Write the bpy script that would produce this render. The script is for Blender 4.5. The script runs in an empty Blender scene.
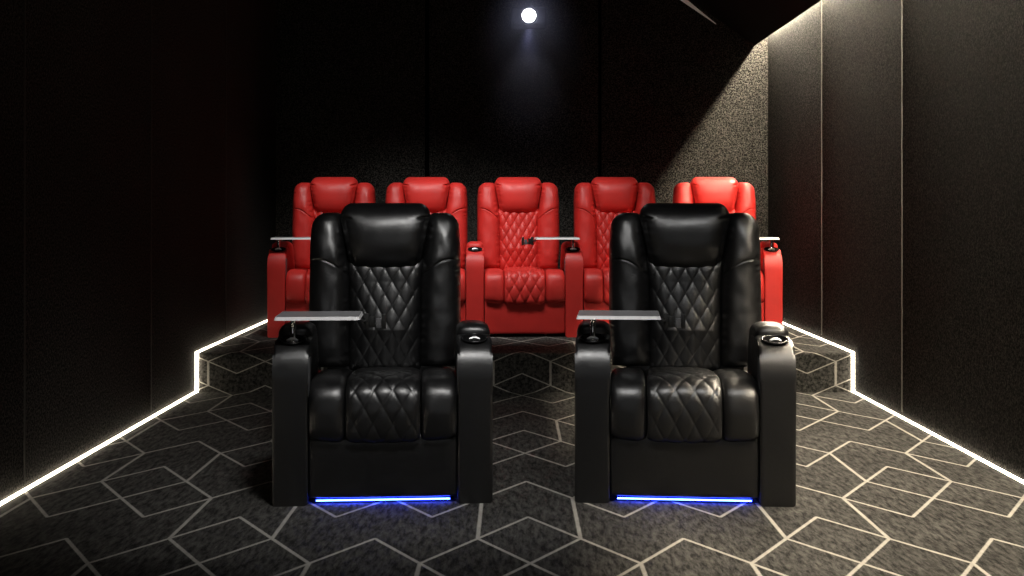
import bpy, bmesh, math, random
from mathutils import Vector, Matrix, noise
random.seed(7)
SC = bpy.context.scene
COL = SC.collection
PI = math.pi

# ------------------------------------------------------------------ scene / camera
H = 1.10                    # eye height
FPX = 1233.6                # focal length in pixels of the 1024 wide frame
cam_d = bpy.data.cameras.new('camera'); cam = bpy.data.objects.new('camera', cam_d); COL.objects.link(cam)
cam.location = (0, 0, H); cam.rotation_euler = (PI/2, 0, 0)
cam_d.sensor_width = 36; cam_d.lens = FPX/1024*36
cam_d.shift_x = -1/1024; cam_d.shift_y = -78/1024
cam_d.clip_start = 0.05; cam_d.clip_end = 100
SC.camera = cam
SC.view_settings.view_transform = 'Standard'; SC.view_settings.look = 'None'
SC.view_settings.gamma = 1; SC.view_settings.use_curve_mapping = False
SC.view_settings.exposure = 0.0
w = bpy.data.worlds.new('world'); SC.world = w; w.use_nodes = True
w.node_tree.nodes['Background'].inputs[0].default_value = (0.02, 0.02, 0.022, 1)
w.node_tree.nodes['Background'].inputs[1].default_value = 0.2

# ------------------------------------------------------------------ node helpers
class NT:
    def __init__(s, name):
        s.m = bpy.data.materials.new(name); s.m.use_nodes = True
        s.t = s.m.node_tree; s.n = s.t.nodes
        s.b = s.n['Principled BSDF']
    def node(s, typ, **kw):
        nd = s.n.new(typ)
        for k, v in kw.items(): setattr(nd, k, v)
        return nd
    def put(s, sock, v):
        if isinstance(v, bpy.types.NodeSocket): s.t.links.new(v, sock)
        else: sock.default_value = v
    def math(s, op, a, b=None, c=None, clamp=False):
        nd = s.node('ShaderNodeMath', operation=op); nd.use_clamp = clamp
        s.put(nd.inputs[0], a)
        if b is not None: s.put(nd.inputs[1], b)
        if c is not None: s.put(nd.inputs[2], c)
        return nd.outputs[0]
    def vec(s, op, a, b=None, scale=None):
        nd = s.node('ShaderNodeVectorMath', operation=op)
        s.put(nd.inputs[0], a)
        if b is not None: s.put(nd.inputs[1], b)
        if scale is not None: s.put(nd.inputs['Scale'], scale)
        return nd.outputs['Value'] if op in ('DOT_PRODUCT', 'LENGTH') else nd.outputs[0]
    def maprange(s, v, a, b, c=0.0, d=1.0, smooth=False):
        nd = s.node('ShaderNodeMapRange')
        if smooth: nd.interpolation_type = 'SMOOTHSTEP'
        s.put(nd.inputs[0], v)
        for i, k in enumerate((a, b, c, d)): s.put(nd.inputs[i+1], k)
        return nd.outputs[0]
    def noise(s, vec, scale, detail=2.0, rough=0.5):
        nd = s.node('ShaderNodeTexNoise'); s.put(nd.inputs['Vector'], vec)
        nd.inputs['Scale'].default_value = scale; nd.inputs['Detail'].default_value = detail
        nd.inputs['Roughness'].default_value = rough
        return nd.outputs[0]
    def mix(s, f, a, b):
        nd = s.node('ShaderNodeMix', data_type='RGBA')
        s.put(nd.inputs[0], f); s.put(nd.inputs[6], a); s.put(nd.inputs[7], b)
        return nd.outputs[2]
    def bump(s, h, strength, dist):
        nd = s.node('ShaderNodeBump'); nd.inputs['Strength'].default_value = strength
        nd.inputs['Distance'].default_value = dist
        s.put(nd.inputs['Height'], h)
        s.t.links.new(nd.outputs[0], s.b.inputs['Normal'])
    def pos(s):   return s.node('ShaderNodeNewGeometry').outputs['Position']
    def obj(s):   return s.node('ShaderNodeTexCoord').outputs['Object']
    def set(s, **kw):
        for k, v in kw.items(): s.put(s.b.inputs[k.replace('_', ' ')], v)
        return s

def c4(r, g, b): return (r, g, b, 1)

def mat_plain(name, col, rough=0.5, metal=0.0, **kw):
    t = NT(name); t.set(Base_Color=c4(*col), Roughness=rough, Metallic=metal)
    for k, v in kw.items(): t.put(t.b.inputs[k.replace('_', ' ')], v)
    nz = t.noise(t.obj(), 180, 2)
    t.put(t.b.inputs['Roughness'], t.maprange(nz, 0.3, 0.7, max(0, rough-0.04), min(1, rough+0.04)))
    return t.m

def mat_emit(name, col, strength):
    t = NT(name); t.set(Base_Color=c4(0.8, 0.8, 0.8), Emission_Color=c4(*col), Emission_Strength=strength)
    return t.m

def mat_leather(name, col, rough, spec, coat):
    t = NT(name); p = t.obj()
    n1 = t.noise(p, 6, 3); n2 = t.noise(p, 420, 2)
    vor = t.node('ShaderNodeTexVoronoi'); t.put(vor.inputs['Vector'], p); vor.inputs['Scale'].default_value = 480
    n3 = t.noise(p, 38, 3, 0.6)
    f = t.maprange(n1, 0.3, 0.7, 0.9, 1.1)
    t.set(Base_Color=t.vec('SCALE', (col[0], col[1], col[2]), scale=f),
          Roughness=t.maprange(n3, 0.3, 0.7, rough-0.05, rough+0.07), Specular_IOR_Level=spec,
          Coat_Weight=coat, Coat_Roughness=0.25)
    hgt = t.math('ADD', t.math('MULTIPLY', vor.outputs['Distance'], 0.5), t.math('ADD', t.math('MULTIPLY', n2, 0.25), t.math('MULTIPLY', n3, 1.5)))
    t.bump(hgt, 0.35, 0.0012)
    return t.m

def mat_wall(name, base):
    t = NT(name); p = t.pos()
    n = t.noise(p, 95, 3, 0.75); n2 = t.noise(p, 260, 1); n3 = t.noise(p, 1.3, 2)
    a = t.maprange(n, 0.43, 0.62, 0.08, 2.5)
    a = t.math('MULTIPLY', a, t.maprange(n2, 0.35, 0.65, 0.5, 1.5))
    a = t.math('MULTIPLY', a, t.maprange(n3, 0.3, 0.7, 0.85, 1.15))
    t.set(Base_Color=t.vec('SCALE', base, scale=a), Roughness=0.95, Specular_IOR_Level=0.1)
    t.bump(n, 0.6, 0.004)
    return t.m

def mat_carpet():
    t = NT('patterned_carpet'); p = t.pos()
    sp = t.node('ShaderNodeSeparateXYZ'); t.put(sp.inputs[0], p)
    X = sp.outputs[0]; Y = t.math('ADD', sp.outputs[1], t.math('MULTIPLY', sp.outputs[2], 4.0))
    u, v, x0, y0 = 0.1722, 0.29, 0.054, 3.84
    U = t.math('MULTIPLY', t.math('PINGPONG', t.math('DIVIDE', t.math('SUBTRACT', X, x0), u), 3.0), u)
    V = t.math('MULTIPLY', t.math('FLOORED_MODULO', t.math('DIVIDE', t.math('SUBTRACT', Y, y0), v), 6.0), v)
    cb = t.node('ShaderNodeCombineXYZ'); t.put(cb.inputs[0], U); t.put(cb.inputs[1], V)
    q = cb.outputs[0]
    segs = [((0,0),(1,1)), ((0,2),(1,1)), ((1,1),(1,3)), ((1,3),(0,4)), ((1,1),(2,0)), ((2,0),(3,1)), ((1,3),(2,2)), ((2,2),(3,3)),
            ((1,3),(2,4)), ((2,4),(3,3)), ((2,4),(3,5)), ((2,4),(2,6)), ((1,5),(2,6)), ((1,5),(0,6))]
    dmin = None
    for (a, b) in segs:
        ax, ay, bx, by = a[0]*u, a[1]*v, b[0]*u, b[1]*v
        ab = (bx-ax, by-ay, 0); L2 = ab[0]**2+ab[1]**2
        pa = t.vec('SUBTRACT', q, (ax, ay, 0))
        k = t.math('MULTIPLY', t.vec('DOT_PRODUCT', pa, ab), 1/L2, clamp=True)
        d = t.vec('LENGTH', t.vec('SUBTRACT', pa, t.vec('SCALE', ab, scale=k)))
        dmin = d if dmin is None else t.math('MINIMUM', dmin, d)
    # fibres: fine speckle and short streaks
    mp = t.node('ShaderNodeMapping'); t.put(mp.inputs['Vector'], p); mp.inputs['Scale'].default_value = (1.0, 0.22, 1.0)
    mp.inputs['Rotation'].default_value = (0, 0, 0.35)
    st = t.noise(mp.outputs[0], 55, 4, 0.7); fine = t.noise(p, 320, 2, 0.7); big = t.noise(p, 2.2, 3)
    wob = t.maprange(fine, 0.3, 0.7, -0.0022, 0.0022)
    line = t.maprange(t.math('ADD', dmin, wob), 0.0085, 0.0052, 0.0, 1.0)
    tone = t.math('MULTIPLY', t.maprange(st, 0.38, 0.64, 0.30, 1.8), t.math('MULTIPLY', t.maprange(fine, 0.3, 0.7, 0.7, 1.3), t.maprange(big, 0.3, 0.7, 0.75, 1.2)))
    pile = t.vec('SCALE', (0.047, 0.0455, 0.042), scale=tone)
    yarn = t.vec('SCALE', (0.36, 0.345, 0.31), scale=t.maprange(st, 0.3, 0.7, 0.75, 1.15))
    t.set(Base_Color=t.mix(line, pile, yarn), Roughness=0.95, Specular_IOR_Level=0.1)
    t.bump(t.math('ADD', fine, t.math('MULTIPLY', line, 0.6)), 0.5, 0.004)
    return t.m

M_CARPET = mat_carpet()
M_WALL = mat_wall('acoustic_wall_fabric', (0.029, 0.0274, 0.0245))
M_CEIL = mat_plain('black_ceiling_paint', (0.006, 0.006, 0.006), 0.9, Specular_IOR_Level=0.1)
M_GROOVE = mat_plain('black_groove', (0.002, 0.002, 0.002), 0.95, Specular_IOR_Level=0.0)
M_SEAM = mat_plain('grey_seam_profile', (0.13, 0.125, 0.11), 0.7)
M_SEAMSHADE = mat_plain('shaded_seam_profile', (0.035, 0.034, 0.03), 0.8)  # left wall copy of the seam profile, its shade put into the colour
M_BLACK = mat_leather('black_leather', (0.0048, 0.0048, 0.0052), 0.36, 0.75, 0.14)
M_RED = mat_leather('red_leather', (0.53, 0.026, 0.021), 0.46, 0.4, 0.0)
M_CHROME = mat_plain('chrome', (0.75, 0.75, 0.76), 0.14, 1.0)
M_SATIN = mat_plain('satin_metal', (0.9, 0.9, 0.9), 0.38, 0.7)
M_DARKMETAL = mat_plain('black_metal', (0.02, 0.02, 0.021), 0.22, 0.6)
M_PLASTIC = mat_plain('black_plastic', (0.012, 0.012, 0.012), 0.4)
M_GREYPL = mat_plain('grey_plastic', (0.10, 0.10, 0.105), 0.35)
M_UNDER = mat_plain('black_underside_cloth', (0.006, 0.006, 0.006), 0.9)

def mat_tray():
    t = NT('smoked_acrylic'); t.set(Base_Color=c4(0.27, 0.27, 0.28), Roughness=0.35, Specular_IOR_Level=0.6)
    tr = t.node('ShaderNodeBsdfTransparent'); tr.inputs[0].default_value = c4(0.8, 0.8, 0.82)
    ms = t.node('ShaderNodeMixShader')
    nz = t.noise(t.obj(), 30, 2)
    t.put(ms.inputs[0], t.maprange(nz, 0.3, 0.7, 0.70, 0.80))
    t.t.links.new(tr.outputs[0], ms.inputs[1]); t.t.links.new(t.b.outputs[0], ms.inputs[2])
    t.t.links.new(ms.outputs[0], t.n['Material Output'].inputs['Surface'])
    return t.m
M_TRAY = mat_tray()
M_TRAYEDGE = mat_plain('polished_tray_edge', (0.85, 0.85, 0.86), 0.3)
M_STRIP = mat_emit('warm_white_led', (1.0, 0.87, 0.68), 14.0)
M_COVE = mat_emit('cove_lamp', (1.0, 0.86, 0.66), 950.0)
M_BLUE = mat_emit('blue_led', (0.025, 0.06, 1.0), 42.0)
M_LENS = mat_emit('projector_lens_light', (0.93, 0.94, 1.0), 32.0)
M_STREAK = mat_emit('dim_light_streak', (1.0, 0.92, 0.75), 0.055)
M_FILLSCREEN = mat_emit('fill_screen_glow', (0.95, 0.97, 1.0), 0.35)

# ------------------------------------------------------------------ mesh helpers
def link(name, me, mat=None, parent=None, smooth=True):
    if mat is not None:
        for m_ in (mat if isinstance(mat, (list, tuple)) else [mat]): me.materials.append(m_)
    o = bpy.data.objects.new(name, me); COL.objects.link(o)
    if parent is not None: o.parent = parent
    if smooth:
        for p in me.polygons: p.use_smooth = True
    return o

def from_bm(name, bm, mat, parent=None, smooth=True, auto=None):
    bmesh.ops.recalc_face_normals(bm, faces=bm.faces)
    me = bpy.data.meshes.new(name); bm.to_mesh(me); bm.free()
    o = link(name, me, mat, parent, smooth)
    if auto is not None:
        me.set_sharp_from_angle(angle=math.radians(auto))
    return o

def add_box(bm, x0, x1, y0, y1, z0, z1, bev=0.0, seg=2):
    vs = [bm.verts.new((x, y, z)) for x in (x0, x1) for y in (y0, y1) for z in (z0, z1)]
    F = [(0,1,3,2), (4,6,7,5), (0,4,5,1), (2,3,7,6), (0,2,6,4), (1,5,7,3)]
    fs = [bm.faces.new([vs[i] for i in f]) for f in F]
    if bev > 0:
        es = list({e for f in fs for e in f.edges})
        bmesh.ops.bevel(bm, geom=es, offset=bev, segments=seg, profile=0.5, affect='EDGES')

def box(name, x0, x1, y0, y1, z0, z1, mat, parent=None, bev=0.0, seg=2):
    bm = bmesh.new(); add_box(bm, x0, x1, y0, y1, z0, z1, bev, seg)
    return from_bm(name, bm, mat, parent, smooth=bev > 0, auto=40 if bev > 0 else None)

def prism(bm, pts, axis_lo, axis_hi, axis='x', bev=0.0, seg=3):
    """polygon pts in the plane across `axis`, extruded from lo to hi; bev rounds the two rims"""
    def mk(a, p): return (a, p[0], p[1]) if axis == 'x' else ((p[0], a, p[1]) if axis == 'y' else (p[0], p[1], a))
    A = [bm.verts.new(mk(axis_lo, p)) for p in pts]; B = [bm.verts.new(mk(axis_hi, p)) for p in pts]
    n = len(pts)
    f1 = bm.faces.new(A); f2 = bm.faces.new(B[::-1])
    for i in range(n): bm.faces.new((A[i], B[i], B[(i+1) % n], A[(i+1) % n]))
    if bev > 0:
        es = list(set(f1.edges) | set(f2.edges))
        bmesh.ops.bevel(bm, geom=es, offset=bev, segments=seg, profile=0.5, affect='EDGES')

def cyl(bm, c, r, h, n=32, r2=None, tilt=None):
    r2 = r if r2 is None else r2
    m = Matrix.Translation(c) @ (tilt if tilt is not None else Matrix.Identity(4))
    bmesh.ops.create_cone(bm, cap_ends=True, segments=n, radius1=r, radius2=r2, depth=h, matrix=m)

def lathe(bm, prof, n=36, mtx=None):
    rings = []
    for r, z in prof:
        rings.append([bm.verts.new((r*math.cos(2*PI*i/n), r*math.sin(2*PI*i/n), z)) for i in range(n)])
    for a, b in zip(rings, rings[1:]):
        for i in range(n): bm.faces.new((a[i], a[(i+1) % n], b[(i+1) % n], b[i]))
    if mtx is not None: bmesh.ops.transform(bm, matrix=mtx, verts=[v for rg in rings for v in rg])

def sup(t, p): return max(0.0, 1-abs(t)**p)**(1/p)

def tgrid(N, Mn, p, lim=0.9):
    """parameter values in [-1, 1]: even inside, crowded where the cushion rolls over its edge"""
    inner = [-lim+2*lim*i/(N-1) for i in range(N)]
    e0 = sup(lim, p)
    outer = [(1-(e0*(1-(k+1)/Mn))**p)**(1/p) for k in range(Mn)]
    return [-t for t in outer[::-1]]+inner+outer

def pad(name, xl, xr, z0, z1, ybase, thick, mat, parent, N=(30, 40), Mn=7, p=(3.0, 3.0), disp=None):
    """upholstered pad seen from the front: outline xl(z)..xr(z), rolled over on every side towards ybase(z)"""
    tu, tv = tgrid(N[0], Mn, p[0]), tgrid(N[1], Mn, p[1])
    bm = bmesh.new(); rows = []
    for t in tv:
        z = (z0+z1)/2+(z1-z0)/2*t; ev = sup(t, p[1]); a, b = xl(z), xr(z); row = []
        for s in tu:
            x = (a+b)/2+(b-a)/2*s
            e = sup(s, p[0])*ev
            y = ybase(z)-thick(z, s)*e if callable(thick) else ybase(z)-thick*e
            if disp: y -= disp(x, z, s, t)*min(1, e*1.6)
            row.append(bm.verts.new((x, y, z)))
        rows.append(row)
    for r0, r1 in zip(rows, rows[1:]):
        for i in range(len(r0)-1): bm.faces.new((r0[i], r0[i+1], r1[i+1], r1[i]))
    rim = rows[0]+[r[-1] for r in rows[1:-1]]+rows[-1][::-1]+[r[0] for r in rows[1:-1]][::-1]
    back = [bm.verts.new((v.co.x*0.98+0.02*(xl(v.co.z)+xr(v.co.z))/2, v.co.y+0.02, v.co.z)) for v in rim]
    n = len(rim)
    for i in range(n): bm.faces.new((rim[i], back[i], back[(i+1) % n], rim[(i+1) % n]))
    c = bm.verts.new(sum((v.co for v in back), Vector())/n)
    for i in range(n): bm.faces.new((back[i], c, back[(i+1) % n]))
    return from_bm(name, bm, mat, parent)

def spline(pts, n):
    """Catmull-Rom through pts, resampled to n points of equal spacing"""
    P = [Vector((a, b)) for a, b in pts]; P = [2*P[0]-P[1]]+P+[2*P[-1]-P[-2]]
    out = []
    for i in range(1, len(P)-2):
        for k in range(24):
            t = k/24; a, b, c, d = P[i-1], P[i], P[i+1], P[i+2]
            out.append(0.5*((2*b)+(c-a)*t+(2*a-5*b+4*c-d)*t*t+(3*b-a-3*c+d)*t**3))
    out.append(P[-2])
    L = [0]
    for a, b in zip(out, out[1:]): L.append(L[-1]+(b-a).length)
    res, j = [], 0
    for k in range(n):
        s = L[-1]*k/(n-1)
        while j < len(L)-2 and L[j+1] < s: j += 1
        f = (s-L[j])/max(1e-9, L[j+1]-L[j])
        res.append(out[j].lerp(out[j+1], min(1, max(0, f))))
    return res, L[-1]

def sweep_pad(name, path, x0, x1, round_r, mat, parent, ns=70, N=24, Mn=6, p=3.0, disp=None, shift=None):
    """cushion whose side profile is path in (y, z), running from x0 to x1 with rolled edges"""
    P, L = spline(path, ns); xs = tgrid(N, Mn, p)
    bm = bmesh.new(); rows = []
    for j in range(ns):
        a, b = P[max(0, j-1)], P[min(ns-1, j+1)]
        d = (b-a).normalized(); nrm = Vector((d.y, -d.x))
        row = []
        for t in xs:
            x = (x0+x1)/2+(x1-x0)/2*t
            off = -(1-sup(t, p))*round_r
            if disp: off += disp(L*j/(ns-1), x, t)*sup(t, p)
            q = P[j]+nrm*off
            dz = shift(x, q.y, t) if shift else 0
            row.append(bm.verts.new((x, q.x, q.y+dz)))
        rows.append(row)
    for r0, r1 in zip(rows, rows[1:]):
        for i in range(len(r0)-1): bm.faces.new((r0[i], r0[i+1], r1[i+1], r1[i]))
    n = len(rows)
    for side in (0, -1):
        c = bm.verts.new(sum((r[side].co for r in rows), Vector())/n)
        for j in range(n): bm.faces.new((rows[j][side], rows[(j+1) % n][side], c))
    bm.faces.new(rows[0]); bm.faces.new(rows[-1])
    return from_bm(name, bm, mat, parent)

def quilt(x, s, wx, hs, amp, sharp=0.42):
    a, b = x/wx+s/hs, x/wx-s/hs
    return amp*(abs(math.sin(PI*a)*math.sin(PI*b))**sharp)

def tag(o, label=None, cat=None, group=None, kind=None):
    if label: o['label'] = label
    if cat: o['category'] = cat
    if group: o['group'] = group
    if kind: o['kind'] = kind
    return o

def thing(name, loc, rz=0.0):
    o = bpy.data.objects.new(name, None); COL.objects.link(o); o.empty_display_size = 0.1
    o.location = loc; o.rotation_euler = (0, 0, rz); return o

def copy_tree(o, parent=None):
    c = o.copy(); COL.objects.link(c); c.parent = parent
    for ch in list(o.children): copy_tree(ch, c)
    return c

# ------------------------------------------------------------------ the room
XL, XR = -1.916, 2.060
YB, YF = 9.96, -2.2
ZT = 3.35
YS, PH = 7.46, 0.235          # step of the seating platform
XC, ZC = 1.956, 2.43          # edge of the sloped ceiling beside the cove
SL = 0.69
def struct(o): o['kind'] = 'structure'; return o

struct(box('floor', XL-0.2, XR+0.2, YF-0.2, YS, -0.2, 0.0, M_CARPET))
bm = bmesh.new(); prism(bm, [(YS-0.012, 0.0), (YS-0.012, PH-0.012), (YS-0.006, PH-0.003), (YS+0.006, PH), (YB+0.2, PH), (YB+0.2, -0.2), (YS-0.0, -0.2), (YS, 0.0)], XL-0.2, XR+0.2)
struct(from_bm('floor_platform', bm, M_CARPET, smooth=False))
struct(box('wall_left', XL-0.2, XL, YF-0.2, YB+0.2, -0.2, ZT+0.3, M_WALL))
struct(box('wall_right', XR, XR+0.2, YF-0.2, YB+0.2, -0.2, ZT+0.3, M_WALL))
struct(box('wall_front', XL, XR, YF-0.2, YF, -0.2, ZT+0.3, M_WALL))
# back wall: three fabric panels before a black backing, the joints stay open
struct(box('wall_back', XL, XR, YB+0.03, YB+0.2, 0.0, ZT+0.3, M_GROOVE))
XA, XB = (427-513)*YB/FPX, (600-513)*YB/FPX
for a, b in ((XL, XA-0.019), (XA+0.019, XB-0.014), (XB+0.014, XR)):
    struct(box('wall_back_panel', a, b, YB, YB+0.03, PH, ZT+0.2, M_WALL, bev=0.003))
# fabric panel joints on the side walls
k = 1
for side, x in (('left', XL), ('right', XR)):
    for y in (1.44, 3.14, 4.835, 6.53, 8.225):
        zb = PH if y > YS else 0.0
        s = 1 if side == 'left' else -1
        x0, x1 = sorted((x, x+s*0.004))
        struct(box('trim_%d' % k, x0, x1, y-0.005, y+0.005, zb+0.03, 2.52 if side == 'right' else ZT, M_SEAM if side == 'right' else M_SEAMSHADE)); k += 1
# ceiling: flat over the room, sloping down to the cove on the right
xt = XC-(ZT-ZC)/SL
bm = bmesh.new()
prism(bm, [(XL, ZT), (xt, ZT), (XC, ZC), (XC, ZC+0.03), (xt+0.05, ZT+0.06), (XL, ZT+0.06)], YF, YB, axis='y')
struct(from_bm('ceiling', bm, M_CEIL, smooth=False))
struct(box('ceiling_cove', XC-0.25, XR, YF, YB, ZC+0.40, ZC+0.44, M_WALL))
struct(box('ceiling_cove_side', XC-0.27, XC-0.25, YF, YB, ZC+0.24, ZC+0.42, M_CEIL))
# lamp in the cove
cl = box('cove_light', XR-0.019, XR-0.004, 2.2, YB-0.02, ZC+0.135, ZC+0.15, M_COVE)
tag(cl, 'warm linear lamp hidden in the ceiling slot above the right wall', 'light')

# LED strips along the foot of both side walls, stepping up with the platform
def led_strip(x, s, label):
    w_ = 0.010
    bm = bmesh.new()
    x += s*0.0015; x0, x1 = sorted((x, x+s*w_))
    add_box(bm, x0, x1, YF+0.02, YS-0.012-w_, 0.001, w_)
    add_box(bm, x0-0.006*(s < 0), x1+0.006*(s > 0), YS-0.012-0.018, YS-0.012, 0.001, PH+w_)
    add_box(bm, x0, x1, YS-0.012, YB, PH+0.001, PH+w_)
    o = from_bm('led_strip', bm, M_STRIP, smooth=False)
    tag(o, label, 'light strip', 'warm white strips along the side walls')
led_strip(XL, 1, 'warm white light strip along the foot of the left wall')
led_strip(XR, -1, 'warm white light strip along the foot of the right wall')

# glowing strip painting the light streak where the sloped ceiling meets the back wall
def backpt(x, y): return ((x-513)*YB/FPX, H+(210-y)*YB/FPX)
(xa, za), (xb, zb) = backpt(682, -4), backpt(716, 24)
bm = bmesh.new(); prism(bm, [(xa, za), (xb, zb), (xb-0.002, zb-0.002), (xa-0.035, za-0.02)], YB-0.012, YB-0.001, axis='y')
tag(from_bm('ceiling_light_streak', bm, M_STREAK, smooth=False), 'thin dim diagonal glowing strip for the light streak high on the back wall', 'light')

# ------------------------------------------------------------------ projector on the back wall
px, pz = (529-513)*9.62/FPX, H+(210-15.5)*9.62/FPX
pr = thing('projector', (px, 9.62, pz))
tag(pr, 'black projector with a glaring white lens high on the back wall', 'projector')
box('body', -0.14, 0.14, 0.005, 0.30, -0.066, 0.070, M_GROOVE, pr, 0.02, 3)
bm = bmesh.new(); lathe(bm, [(0.072, 0.02), (0.072, -0.006), (0.064, -0.012), (0.055, -0.006), (0.055, 0.02)], 40, Matrix.Rotation(PI/2, 4, 'X') @ Matrix.Scale(-1, 4, (0, 0, 1)))
from_bm('lens_ring', bm, M_PLASTIC, pr)
bm = bmesh.new(); lathe(bm, [(0.0001, -0.012), (0.022, -0.010), (0.042, -0.003), (0.054, 0.006)], 40, Matrix.Rotation(PI/2, 4, 'X') @ Matrix.Scale(-1, 4, (0, 0, 1)))
tag(from_bm('lens', bm, M_LENS, pr), 'glowing white lens')
box('mount', -0.05, 0.05, 0.30, 0.338, -0.05, 0.06, M_DARKMETAL, pr, 0.005)

def spot(name, loc, target, energy, angle, blend, size, col=(1, 1, 1), parent=None):
    d = bpy.data.lights.new(name, 'SPOT'); d.energy = energy; d.spot_size = math.radians(angle); d.spot_blend = blend
    d.shadow_soft_size = size; d.color = col
    o = bpy.data.objects.new(name, d); COL.objects.link(o); o.location = loc
    o.rotation_euler = (Vector(target)-Vector(loc)).to_track_quat('-Z', 'Y').to_euler()
    return o
# spot added under the projector for the bluish glow on the wall below
spot('added_glow_spot', (px, 9.68, pz-0.085), (px, 9.96, pz-0.46), 6.5, 66, 1.0, 0.03, (0.62, 0.64, 1.0))

# thin haze hanging in the projector's light
bm = bmesh.new(); bmesh.ops.create_icosphere(bm, subdivisions=3, radius=1.0)
hz = from_bm('haze', bm, None); hz.location = (px, 9.50, pz-0.28); hz.scale = (0.50, 0.42, 0.72)
t = NT('projector_haze'); vs = t.node('ShaderNodeVolumeScatter'); vs.inputs['Color'].default_value = c4(0.66, 0.68, 1.0)
fall = t.maprange(t.vec('LENGTH', t.obj()), 1.0, 0.15, 0.0, 0.85, smooth=True)
t.put(vs.inputs['Density'], fall)
for l_ in list(t.n['Material Output'].inputs['Surface'].links): t.t.links.remove(l_)
t.t.links.new(vs.outputs[0], t.n['Material Output'].inputs['Volume'])
hz.data.materials.append(t.m)
tag(hz, 'pale bluish haze lit by the projector lens on the back wall', 'haze', kind='stuff')

# ------------------------------------------------------------------ recliners
def make_recliner(mat, arms, led, trays, tz=0.690, aw=0.125, ih=0.278, bw=0.303, bx=0.0, hf=1.0, tl=0.060, tx1=-0.086, qa=0.0065, qs=0.28):
    root = thing('recliner', (0, 0, 0))
    yb = lambda z: 0.60+0.17*(z-0.45)
    def crumple(x, z, s, f, a): return a*noise.noise(Vector((x*f, z*f*0.6, 3.1)))
    # -- base under the seat
    box('base_frame', -ih+0.012, ih-0.012, 0.07, 0.66, 0.035, 0.26, M_UNDER, root, 0.01)
    # -- footrest panel, a little hollow along its top edge
    sweep_pad('footrest', [(0.06, 0.262), (0.035, 0.262), (0.022, 0.255), (0.013, 0.235), (0.011, 0.19), (0.013, 0.12), (0.016, 0.05), (0.019, 0.027), (0.032, 0.021), (0.06, 0.021)],
              -ih+0.004, ih-0.004, 0.012, mat, root, ns=40, N=16, p=6.0)
    # -- seat: quilted middle between two bolsters
    seat_path = [(0.62, 0.425), (0.50, 0.440), (0.35, 0.453), (0.20, 0.463), (0.10, 0.462), (0.040, 0.447), (0.004, 0.415), (-0.012, 0.36),
                 (-0.014, 0.31), (-0.010, 0.268), (0.004, 0.250), (0.035, 0.245), (0.10, 0.245)]
    mid_path = [(y-(0.006 if z < 0.43 and y < 0.1 else 0), z) for y, z in seat_path]
    sag2 = lambda x, z, t: -0.012*(1-(x/ih)**2)*max(0, min(1, (0.33-z)/0.06))
    sag3 = lambda x, z, t: sag2(x, z, t)+0.006*(1-(x/0.139)**2)*max(0, min(1, (z-0.38)/0.06))
    sweep_pad('quilted_seat_panel', mid_path, -0.139, 0.139, 0.022, mat, root, ns=190, N=84, Mn=6, p=5.0,
              disp=lambda s, x, t: quilt(x, s+0.02, 0.072, 0.118, qa, qs), shift=sag3)
    for sx in (-1, 1):
        a, b = sorted((sx*0.141, sx*(ih-0.003)))
        sweep_pad('seat_bolster', seat_path, a, b, 0.030, mat, root, ns=90, N=22, Mn=8, p=3.4,
                  disp=lambda s, x, t: 0.006+0.0035*noise.noise(Vector((x*14, s*16, 1.7))), shift=sag2)
    # -- backrest shell
    bm = bmesh.new()
    prism(bm, [(0.585, 0.30), (0.575, 0.42), (0.69, 1.05), (0.715, 1.075), (0.75, 1.07), (0.80, 1.00), (0.86, 0.60), (0.85, 0.30)], -0.245, 0.245, bev=0.02)
    from_bm('backrest', bm, mat, root, auto=50)
    # -- side wings: outer corner round, a stitched arc across each at shoulder height
    zt, r_o, r_i = 1.088, 0.062, 0.05
    def outer(z):
        h_ = bw if z > 0.60 else bw-0.012*min(1, (0.60-z)/0.12)
        if z > 0.95: h_ -= 0.010*((z-0.95)/0.14)
        if z > zt-r_o: h_ -= r_o*(1-math.sqrt(max(0, 1-((z-zt+r_o)/r_o)**2)))*0.92
        return h_
    def inner(z):
        h_ = 0.146*hf+(0.030*min(1, max(0, (z-0.80)/0.24)))
        if z > zt-r_i: h_ += r_i*(1-math.sqrt(max(0, 1-((z-zt+r_i)/r_i)**2)))*0.6
        return h_
    def wing_disp(x, z, s, t):
        u = (abs(x)-0.146)/0.157
        zs = 0.818+0.076*math.sin(min(1, max(0, u))*PI*0.60)
        d = (z-zs)/0.0034
        up = 0.010/(1+math.exp(-(z-zs)/0.012))
        ed = max(0, abs(s)-0.55)/0.45
        wr = 0.0068*ed*math.sin(z*150+9*noise.noise(Vector((x*5, z*9, 2))))*noise.noise(Vector((s, z*11, 5.5)))*2
        return up-0.0075*math.exp(-d*d)+crumple(x, z, s, 22, 0.004)+wr
    for sx in (-1, 1):
        f1 = (lambda z: -outer(z)) if sx < 0 else inner
        f2 = (lambda z: -inner(z)) if sx < 0 else outer
        pad('backrest_wing', f1, f2, 0.445, zt, yb, lambda z, s: 0.106+0.045*(z-0.45)-0.02*max(0, (z-0.9)/0.19), mat, root, N=(34, 210), Mn=8, p=(2.7, 5.0), disp=wing_disp)
    # -- quilted middle of the back
    pad('quilted_back_panel', lambda z: -0.150*hf**0.5-0.036*max(0, (z-0.78)/0.24), lambda z: 0.150*hf**0.5+0.036*max(0, (z-0.78)/0.24), 0.43, 0.895, yb, lambda z, s: 0.046+0.10*(z-0.43)+0.03*(1-min(1, abs(z-0.60)/0.2))*(1-s*s), mat, root, N=(88, 150), Mn=6, p=(5.0, 6.0),
        disp=lambda x, z, s, t: quilt(x, z-0.02, 0.0600, 0.104, qa, qs))
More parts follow.
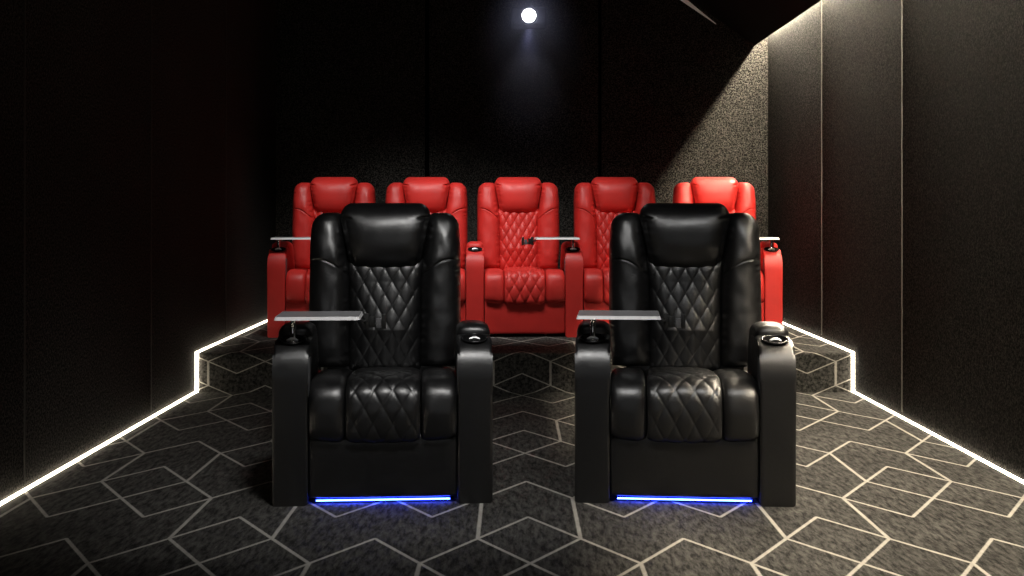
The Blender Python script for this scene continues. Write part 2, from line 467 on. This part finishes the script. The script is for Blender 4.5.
    # -- headrest pillow, wider at the top, pleated at its corners
    hz0, hz1 = 0.840, 1.130
    def hw(z):
        t = (z-hz0)/(hz1-hz0)
        h_ = (0.144+0.050*min(1, t/0.78))*hf
        if t > 0.74: h_ -= 0.052*(1-math.sqrt(max(0, 1-((t-0.74)/0.26)**2)))
        if t < 0.12: h_ -= 0.022*(1-math.sqrt(max(0, 1-((0.12-t)/0.12)**2)))
        return h_
    def head_disp(x, z, s, t):
        ed = max(0, abs(s)-0.66)/0.34
        wr = 0.010*ed*noise.noise(Vector((s*2, z*42, 8.2)))
        d = (z-1.068-0.03*(abs(s)-0.85))/0.006
        notch = -0.016*math.exp(-d*d)*min(1, max(0, (abs(s)-0.70)/0.15))
        roll = 0.012/(1+math.exp(-(z-1.066)/0.006))*max(0, (abs(s)-0.45)/0.55)
        piping = -0.010*math.exp(-((abs(s)-0.90)/0.022)**2)*(1 if z < 1.066 else 0)
        return wr+notch+roll+piping+0.003*noise.noise(Vector((x*9, z*9, 4.4)))
    def head_th(z, s):
        t = (z-hz0)/(hz1-hz0)
        return 0.134+0.038*t
    pad('headrest', lambda z: -hw(z), hw, hz0, hz1, yb, head_th, mat, root, N=(60, 90), Mn=9, p=(4.2, 2.5), disp=head_disp)
    for ch in root.children:
        if ch.name.split('.')[0] in ('backrest', 'backrest_wing', 'quilted_back_panel', 'headrest'): ch.location.x = bx
    # -- arms
    body = [(0.0, 0.0), (0.0, 0.46)]
    for k in range(1, 9):
        a = k/8*math.radians(76); body.append((0.085*(1-math.cos(a)), 0.46+0.135*math.sin(a)))
    body += [(0.10, 0.604), (0.165, 0.618), (0.37, 0.612), (0.43, 0.595), (0.455, 0.555), (0.462, 0.50), (0.466, 0.422), (0.475, 0.410), (0.78, 0.402), (0.80, 0.38), (0.80, 0.0)]
    slope = math.atan2(0.014, 0.065); ctr = Vector((0, 0.106, 0.6055))
    for sx in arms:
        x0, x1 = sorted((sx*ih, sx*(ih+aw))); xm = (x0+x1)/2
        bm = bmesh.new(); prism(bm, body, x0, x1, bev=0.013, seg=3)
        arm = from_bm('arm', bm, mat, root, auto=35)
        # cup well cut into the sloping front of the arm
        tilt = Matrix.Rotation(slope, 4, 'X')
        cb = bmesh.new(); cyl(cb, (xm, ctr.y, ctr.z), 0.0455, 0.12, 40, tilt=tilt)
        cut = from_bm('cutter', cb, None)
        md = arm.modifiers.new('cut', 'BOOLEAN'); md.object = cut; md.operation = 'DIFFERENCE'; md.solver = 'EXACT'
        dg = bpy.context.evaluated_depsgraph_get()
        nm = bpy.data.meshes.new_from_object(arm.evaluated_get(dg)); arm.modifiers.clear()
        arm.data = nm; nm.set_sharp_from_angle(angle=math.radians(35))
        bpy.data.objects.remove(cut)
        sweep_pad('arm_pad', [(0.45, 0.57), (0.455, 0.595), (0.44, 0.628), (0.40, 0.648), (0.34, 0.657), (0.24, 0.659), (0.195, 0.655), (0.172, 0.643), (0.164, 0.622), (0.168, 0.595)],
                  x0+0.001, x1-0.001, 0.040, mat, arm, ns=60, N=16, Mn=8, p=2.9)
        bm = bmesh.new()
        lathe(bm, [(0.0515, 0.002), (0.0505, 0.006), (0.047, 0.0075), (0.044, 0.005), (0.0435, -0.052), (0.040, -0.056), (0.0005, -0.056)], 40, Matrix.Translation((xm, ctr.y, ctr.z)) @ tilt)
        cup = from_bm('cup_holder', bm, M_DARKMETAL, arm)
        bm = bmesh.new()
        prism(bm, [(-0.030, 0.0), (-0.026, -0.006), (-0.006, 0.003), (0.006, 0.003), (0.026, -0.006), (0.030, 0.0), (0.010, 0.013), (-0.010, 0.013)], -0.008, 0.008, axis='y', bev=0.002, seg=2)
        bmesh.ops.transform(bm, matrix=Matrix.Translation((0, -0.012, 0.004)) @ Matrix.Rotation(math.radians(-50), 4, 'X') @ Matrix.Scale(0.75, 4), verts=bm.verts)
        bmesh.ops.transform(bm, matrix=Matrix.Translation((xm, ctr.y, ctr.z)) @ tilt, verts=bm.verts)
        tag(from_bm('cup_clip', bm, M_SATIN, arm, auto=40), 'chrome clip in the cup holder')
        xi = x0 if sx > 0 else x1
        a, b = sorted((xi, xi-sx*0.003))
        bm = bmesh.new(); add_box(bm, a, b, 0.030, 0.085, 0.40, 0.545, 0.001)
        cpn = from_bm('control_panel', bm, M_GREYPL, arm, auto=40)
        # trays plug into the cup well
        if sx in trays:
            tr = thing('tray_table', (0, 0, 0)); tr.parent = root
            tag(tr, 'grey see-through tray on a steel post')
            zt_ = tz; tx0 = -(ih+aw/2+tl)        # drawn for the left arm, mirrored for the right
            def X(v): return -sx*v
            pts = []
            for cx, cy, a0 in ((tx1-0.012, 0.268-0.012, 0), (tx0+0.012, 0.268-0.012, 90), (tx0+0.012, 0.0+0.012, 180), (tx1-0.012, 0.0+0.012, 270)):
                for q in range(5):
                    a_ = math.radians(a0+q*22.5); pts.append((X(cx+0.012*math.cos(a_)), cy+0.012*math.sin(a_)))
            cx_, cy_ = sum(p_[0] for p_ in pts)/len(pts), sum(p_[1] for p_ in pts)/len(pts)
            sheet = [(x_+(0.005 if x_ < cx_ else -0.005), y_+(0.005 if y_ < cy_ else -0.005)) for x_, y_ in pts]
            bm = bmesh.new(); prism(bm, sheet, zt_+0.003, zt_+0.0125, axis='z', bev=0.001, seg=1)
            from_bm('tray_top', bm, M_TRAY, tr, smooth=False)
            # bright polished rim under the sheet
            bm = bmesh.new(); n = len(pts); mx = sum(p_[0] for p_ in pts)/n; my = sum(p_[1] for p_ in pts)/n
            ins = [(x_+(0.006 if x_ < mx else -0.006), y_+(0.006 if y_ < my else -0.006)) for x_, y_ in pts]
            rim_ = [(x_+(0.0045 if x_ < mx else -0.0045), y_+(0.0045 if y_ < my else -0.0045)) for x_, y_ in pts]
            rings = [[bm.verts.new((x_, y_, zz)) for x_, y_ in pp] for pp, zz in ((rim_, zt_+0.0125), (pts, zt_-0.0005), (ins, zt_-0.0005), (ins, zt_+0.0028))]
            for q in range(4):
                A, B = rings[q], rings[(q+1) % 4]
                for i in range(n): bm.faces.new((A[i], A[(i+1) % n], B[(i+1) % n], B[i]))
            tag(from_bm('tray_rim', bm, M_TRAYEDGE, tr, smooth=False), 'pale polished rim of the tray')
            bm = bmesh.new()
            lathe(bm, [(0.0005, zt_+0.0025), (0.030, zt_+0.0025), (0.030, zt_-0.004), (0.012, zt_-0.008), (0.0105, zt_-0.02), (0.0105, 0.607), (0.016, 0.600), (0.022, 0.594), (0.022, 0.565), (0.0005, 0.565)], 28, Matrix.Translation((xm, ctr.y, 0)))
            tag(from_bm('tray_post', bm, M_CHROME, tr, auto=40), 'steel post')
            # phone clip on the free end of the tray
            bm = bmesh.new()
            cy = 0.10
            def bb(xa_, xb_, ya, yb_, za_, zb_, bv=0.002):
                p0, p1 = sorted((X(xa_), X(xb_))); add_box(bm, p0, p1, ya, yb_, za_, zb_, bv)
            bb(tx1-0.004, tx1+0.020, cy-0.02, cy+0.02, zt_-0.016, zt_-0.0065)
            bb(tx1+0.012, tx1+0.030, cy-0.012, cy+0.012, zt_-0.040, zt_+0.016)
            bb(tx1+0.026, tx1+0.092, cy-0.010, cy+0.006, zt_-0.034, zt_-0.020)
            bb(tx1+0.030, tx1+0.050, cy-0.016, cy+0.006, zt_-0.036, zt_+0.006)
            bb(tx1+0.078, tx1+0.094, cy-0.014, cy+0.010, zt_-0.042, zt_+0.014)
            tag(from_bm('phone_clip', bm, M_PLASTIC, tr, auto=40), 'black phone clip on the end of the tray')
            bm = bmesh.new(); bb(tx1+0.056, tx1+0.076, cy-0.016, cy-0.002, zt_-0.038, zt_-0.002)
            tag(from_bm('phone_clip_jaw', bm, M_GREYPL, tr, auto=40), 'grey clip jaw')
    # -- light under the footrest
    if led:
        bm = bmesh.new(); add_box(bm, -0.250, 0.250, 0.024, 0.034, 0.0115, 0.0155, 0.001)
        tag(from_bm('light_strip', bm, M_BLUE, root, smooth=False), 'glowing blue light under the footrest')
    # feet under the arms
    for sx in (-1, 1):
        for yy in (0.12, 0.60):
            bm = bmesh.new(); cyl(bm, (sx*0.22, yy, 0.0185), 0.022, 0.037, 20)
            from_bm('foot', bm, M_PLASTIC, root, auto=40)
    return root

blk = make_recliner(M_BLACK, (-1, 1), True, (-1,), aw=0.131, ih=0.279, bw=0.319, bx=-0.012)
blk.location = (-0.4847, 4.6, 0); blk.rotation_euler.z = math.radians(4.0)
tag(blk, 'black leather recliner left of the aisle on the patterned carpet, tray over its seat', 'recliner', 'black recliners in the front row')
blk2 = copy_tree(blk); blk2.location = (0.640, 4.6, 0); blk2.rotation_euler.z = math.radians(-5.0)
for ch in blk2.children:
    if ch.location.x < 0: ch.location.x = 0.032
blk2['label'] = 'black leather recliner right of the aisle on the patterned carpet, tray over its seat'

YR, PITCH, XR0 = 8.37, 0.675, 0.081
GR = 'red recliners in the back row'
def red(i, arms, trays, label):
    o = make_recliner(M_RED, arms, False, trays, aw=0.120, ih=0.2765, tz=0.678, bw=0.299, hf=0.90, tl=0.040, tx1=-0.076, qa=0.013, qs=0.40); o.scale.z = 0.98
    o.location = (XR0+PITCH*(i-2), YR, PH); tag(o, label, 'recliner', GR); return o
r1 = red(0, (-1, 1), (-1,), 'red leather recliner nearest the left wall, tray on its outer arm')
r2 = red(1, (1,), (), 'red leather recliner second from the left wall, empty cup holder on its arm')
r3 = red(2, (1,), (1,), 'red leather recliner under the projector, whole in the gap between the black recliners')
r4 = copy_tree(r2); r4.location.x = XR0+PITCH
r4['label'] = 'red leather recliner fourth from the left wall, beside the tray of the middle one'
r5 = copy_tree(r3); r5.location.x = XR0+2*PITCH
r5['label'] = 'red leather recliner nearest the right wall, tray on its outer arm'
for o, dx in ((r1, -0.016), (r2, -0.016), (r3, -0.018), (r4, -0.005), (r5, 0.014)):
    o.rotation_euler.z = math.radians({r1: 2.0, r2: 2.0, r3: 2.2, r4: 0.6, r5: -2.4}[o])
    for ch in o.children:
        if ch.name.split('.')[0] in ('backrest', 'backrest_wing', 'quilted_back_panel', 'headrest'): ch.location.x = dx

# ------------------------------------------------------------------ added light from unseen fixtures
# unseen glowing screen on the front wall, added as fill for the recliners
scr = thing('fill_screen', (0.07, YF, 0.75))
tag(scr, 'unseen wide screen, added as front fill, in a black frame on the front wall', 'screen')
box('fill_screen_surface', -1.45, 1.45, 0.012, 0.02, 0.03, 1.66, M_FILLSCREEN, scr)
bm = bmesh.new()
add_box(bm, -1.50, 1.50, 0.001, 0.011, -0.02, 1.71)
for a in ((-1.50, -1.451, -0.02, 1.71), (1.451, 1.50, -0.02, 1.71), (-1.451, 1.451, -0.02, 0.029), (-1.451, 1.451, 1.661, 1.71)):
    add_box(bm, a[0], a[1], 0.011, 0.035, a[2], a[3])
from_bm('fill_screen_frame', bm, M_PLASTIC, scr, smooth=False)

def added_ceiling_spot(x, y, target, energy, angle, label, size=0.25, col=(1, 0.98, 0.95), blend=0.6):  # unseen can spotlights, added to light the recliners
    loc = Vector((x, y, ZT-0.16)); d = (Vector(target)-loc).normalized()
    t = thing('added_spotlight', (x, y, ZT)); tag(t, label, 'spotlight', 'added spotlights on the ceiling')
    q = d.to_track_quat('-Z', 'Y').to_matrix().to_4x4()
    bm = bmesh.new(); lathe(bm, [(0.0005, 0.10), (0.10, 0.10), (0.115, 0.07), (0.115, -0.05), (0.108, -0.05), (0.105, 0.045), (0.0005, 0.045)], 28, Matrix.Translation((0, 0, -0.16)) @ q)
    from_bm('can', bm, M_PLASTIC, t, auto=40)
    bm = bmesh.new(); cyl(bm, (0, 0, -0.045), 0.012, 0.09, 16); cyl(bm, (0, 0, -0.008), 0.05, 0.014, 24)
    from_bm('bracket', bm, M_PLASTIC, t, auto=40)
    spot('added_spot_lamp', loc+d*0.06, target, energy, angle, blend, size, col)
added_ceiling_spot(0.00, 3.0, (-0.42, 4.80, 0.55), 215, 54, 'added black can spotlight on the ceiling before the left black recliner', blend=0.9)
added_ceiling_spot(1.00, 3.0, (0.62, 4.75, 0.50), 215, 58, 'added black can spotlight on the ceiling before the right black recliner', col=(1.0, 0.99, 0.97), blend=0.9)
added_ceiling_spot(-0.95, 7.2, (-0.80, 8.85, 0.85), 200, 52, 'added black can spotlight on the ceiling before the left red recliners')
added_ceiling_spot(0.10, 7.2, (0.08, 8.85, 0.85), 175, 46, 'added black can spotlight on the ceiling before the middle red recliner')
added_ceiling_spot(0.40, 7.2, (0.80, 8.85, 0.85), 45, 50, 'added black can spotlight on the ceiling before the right red recliners')
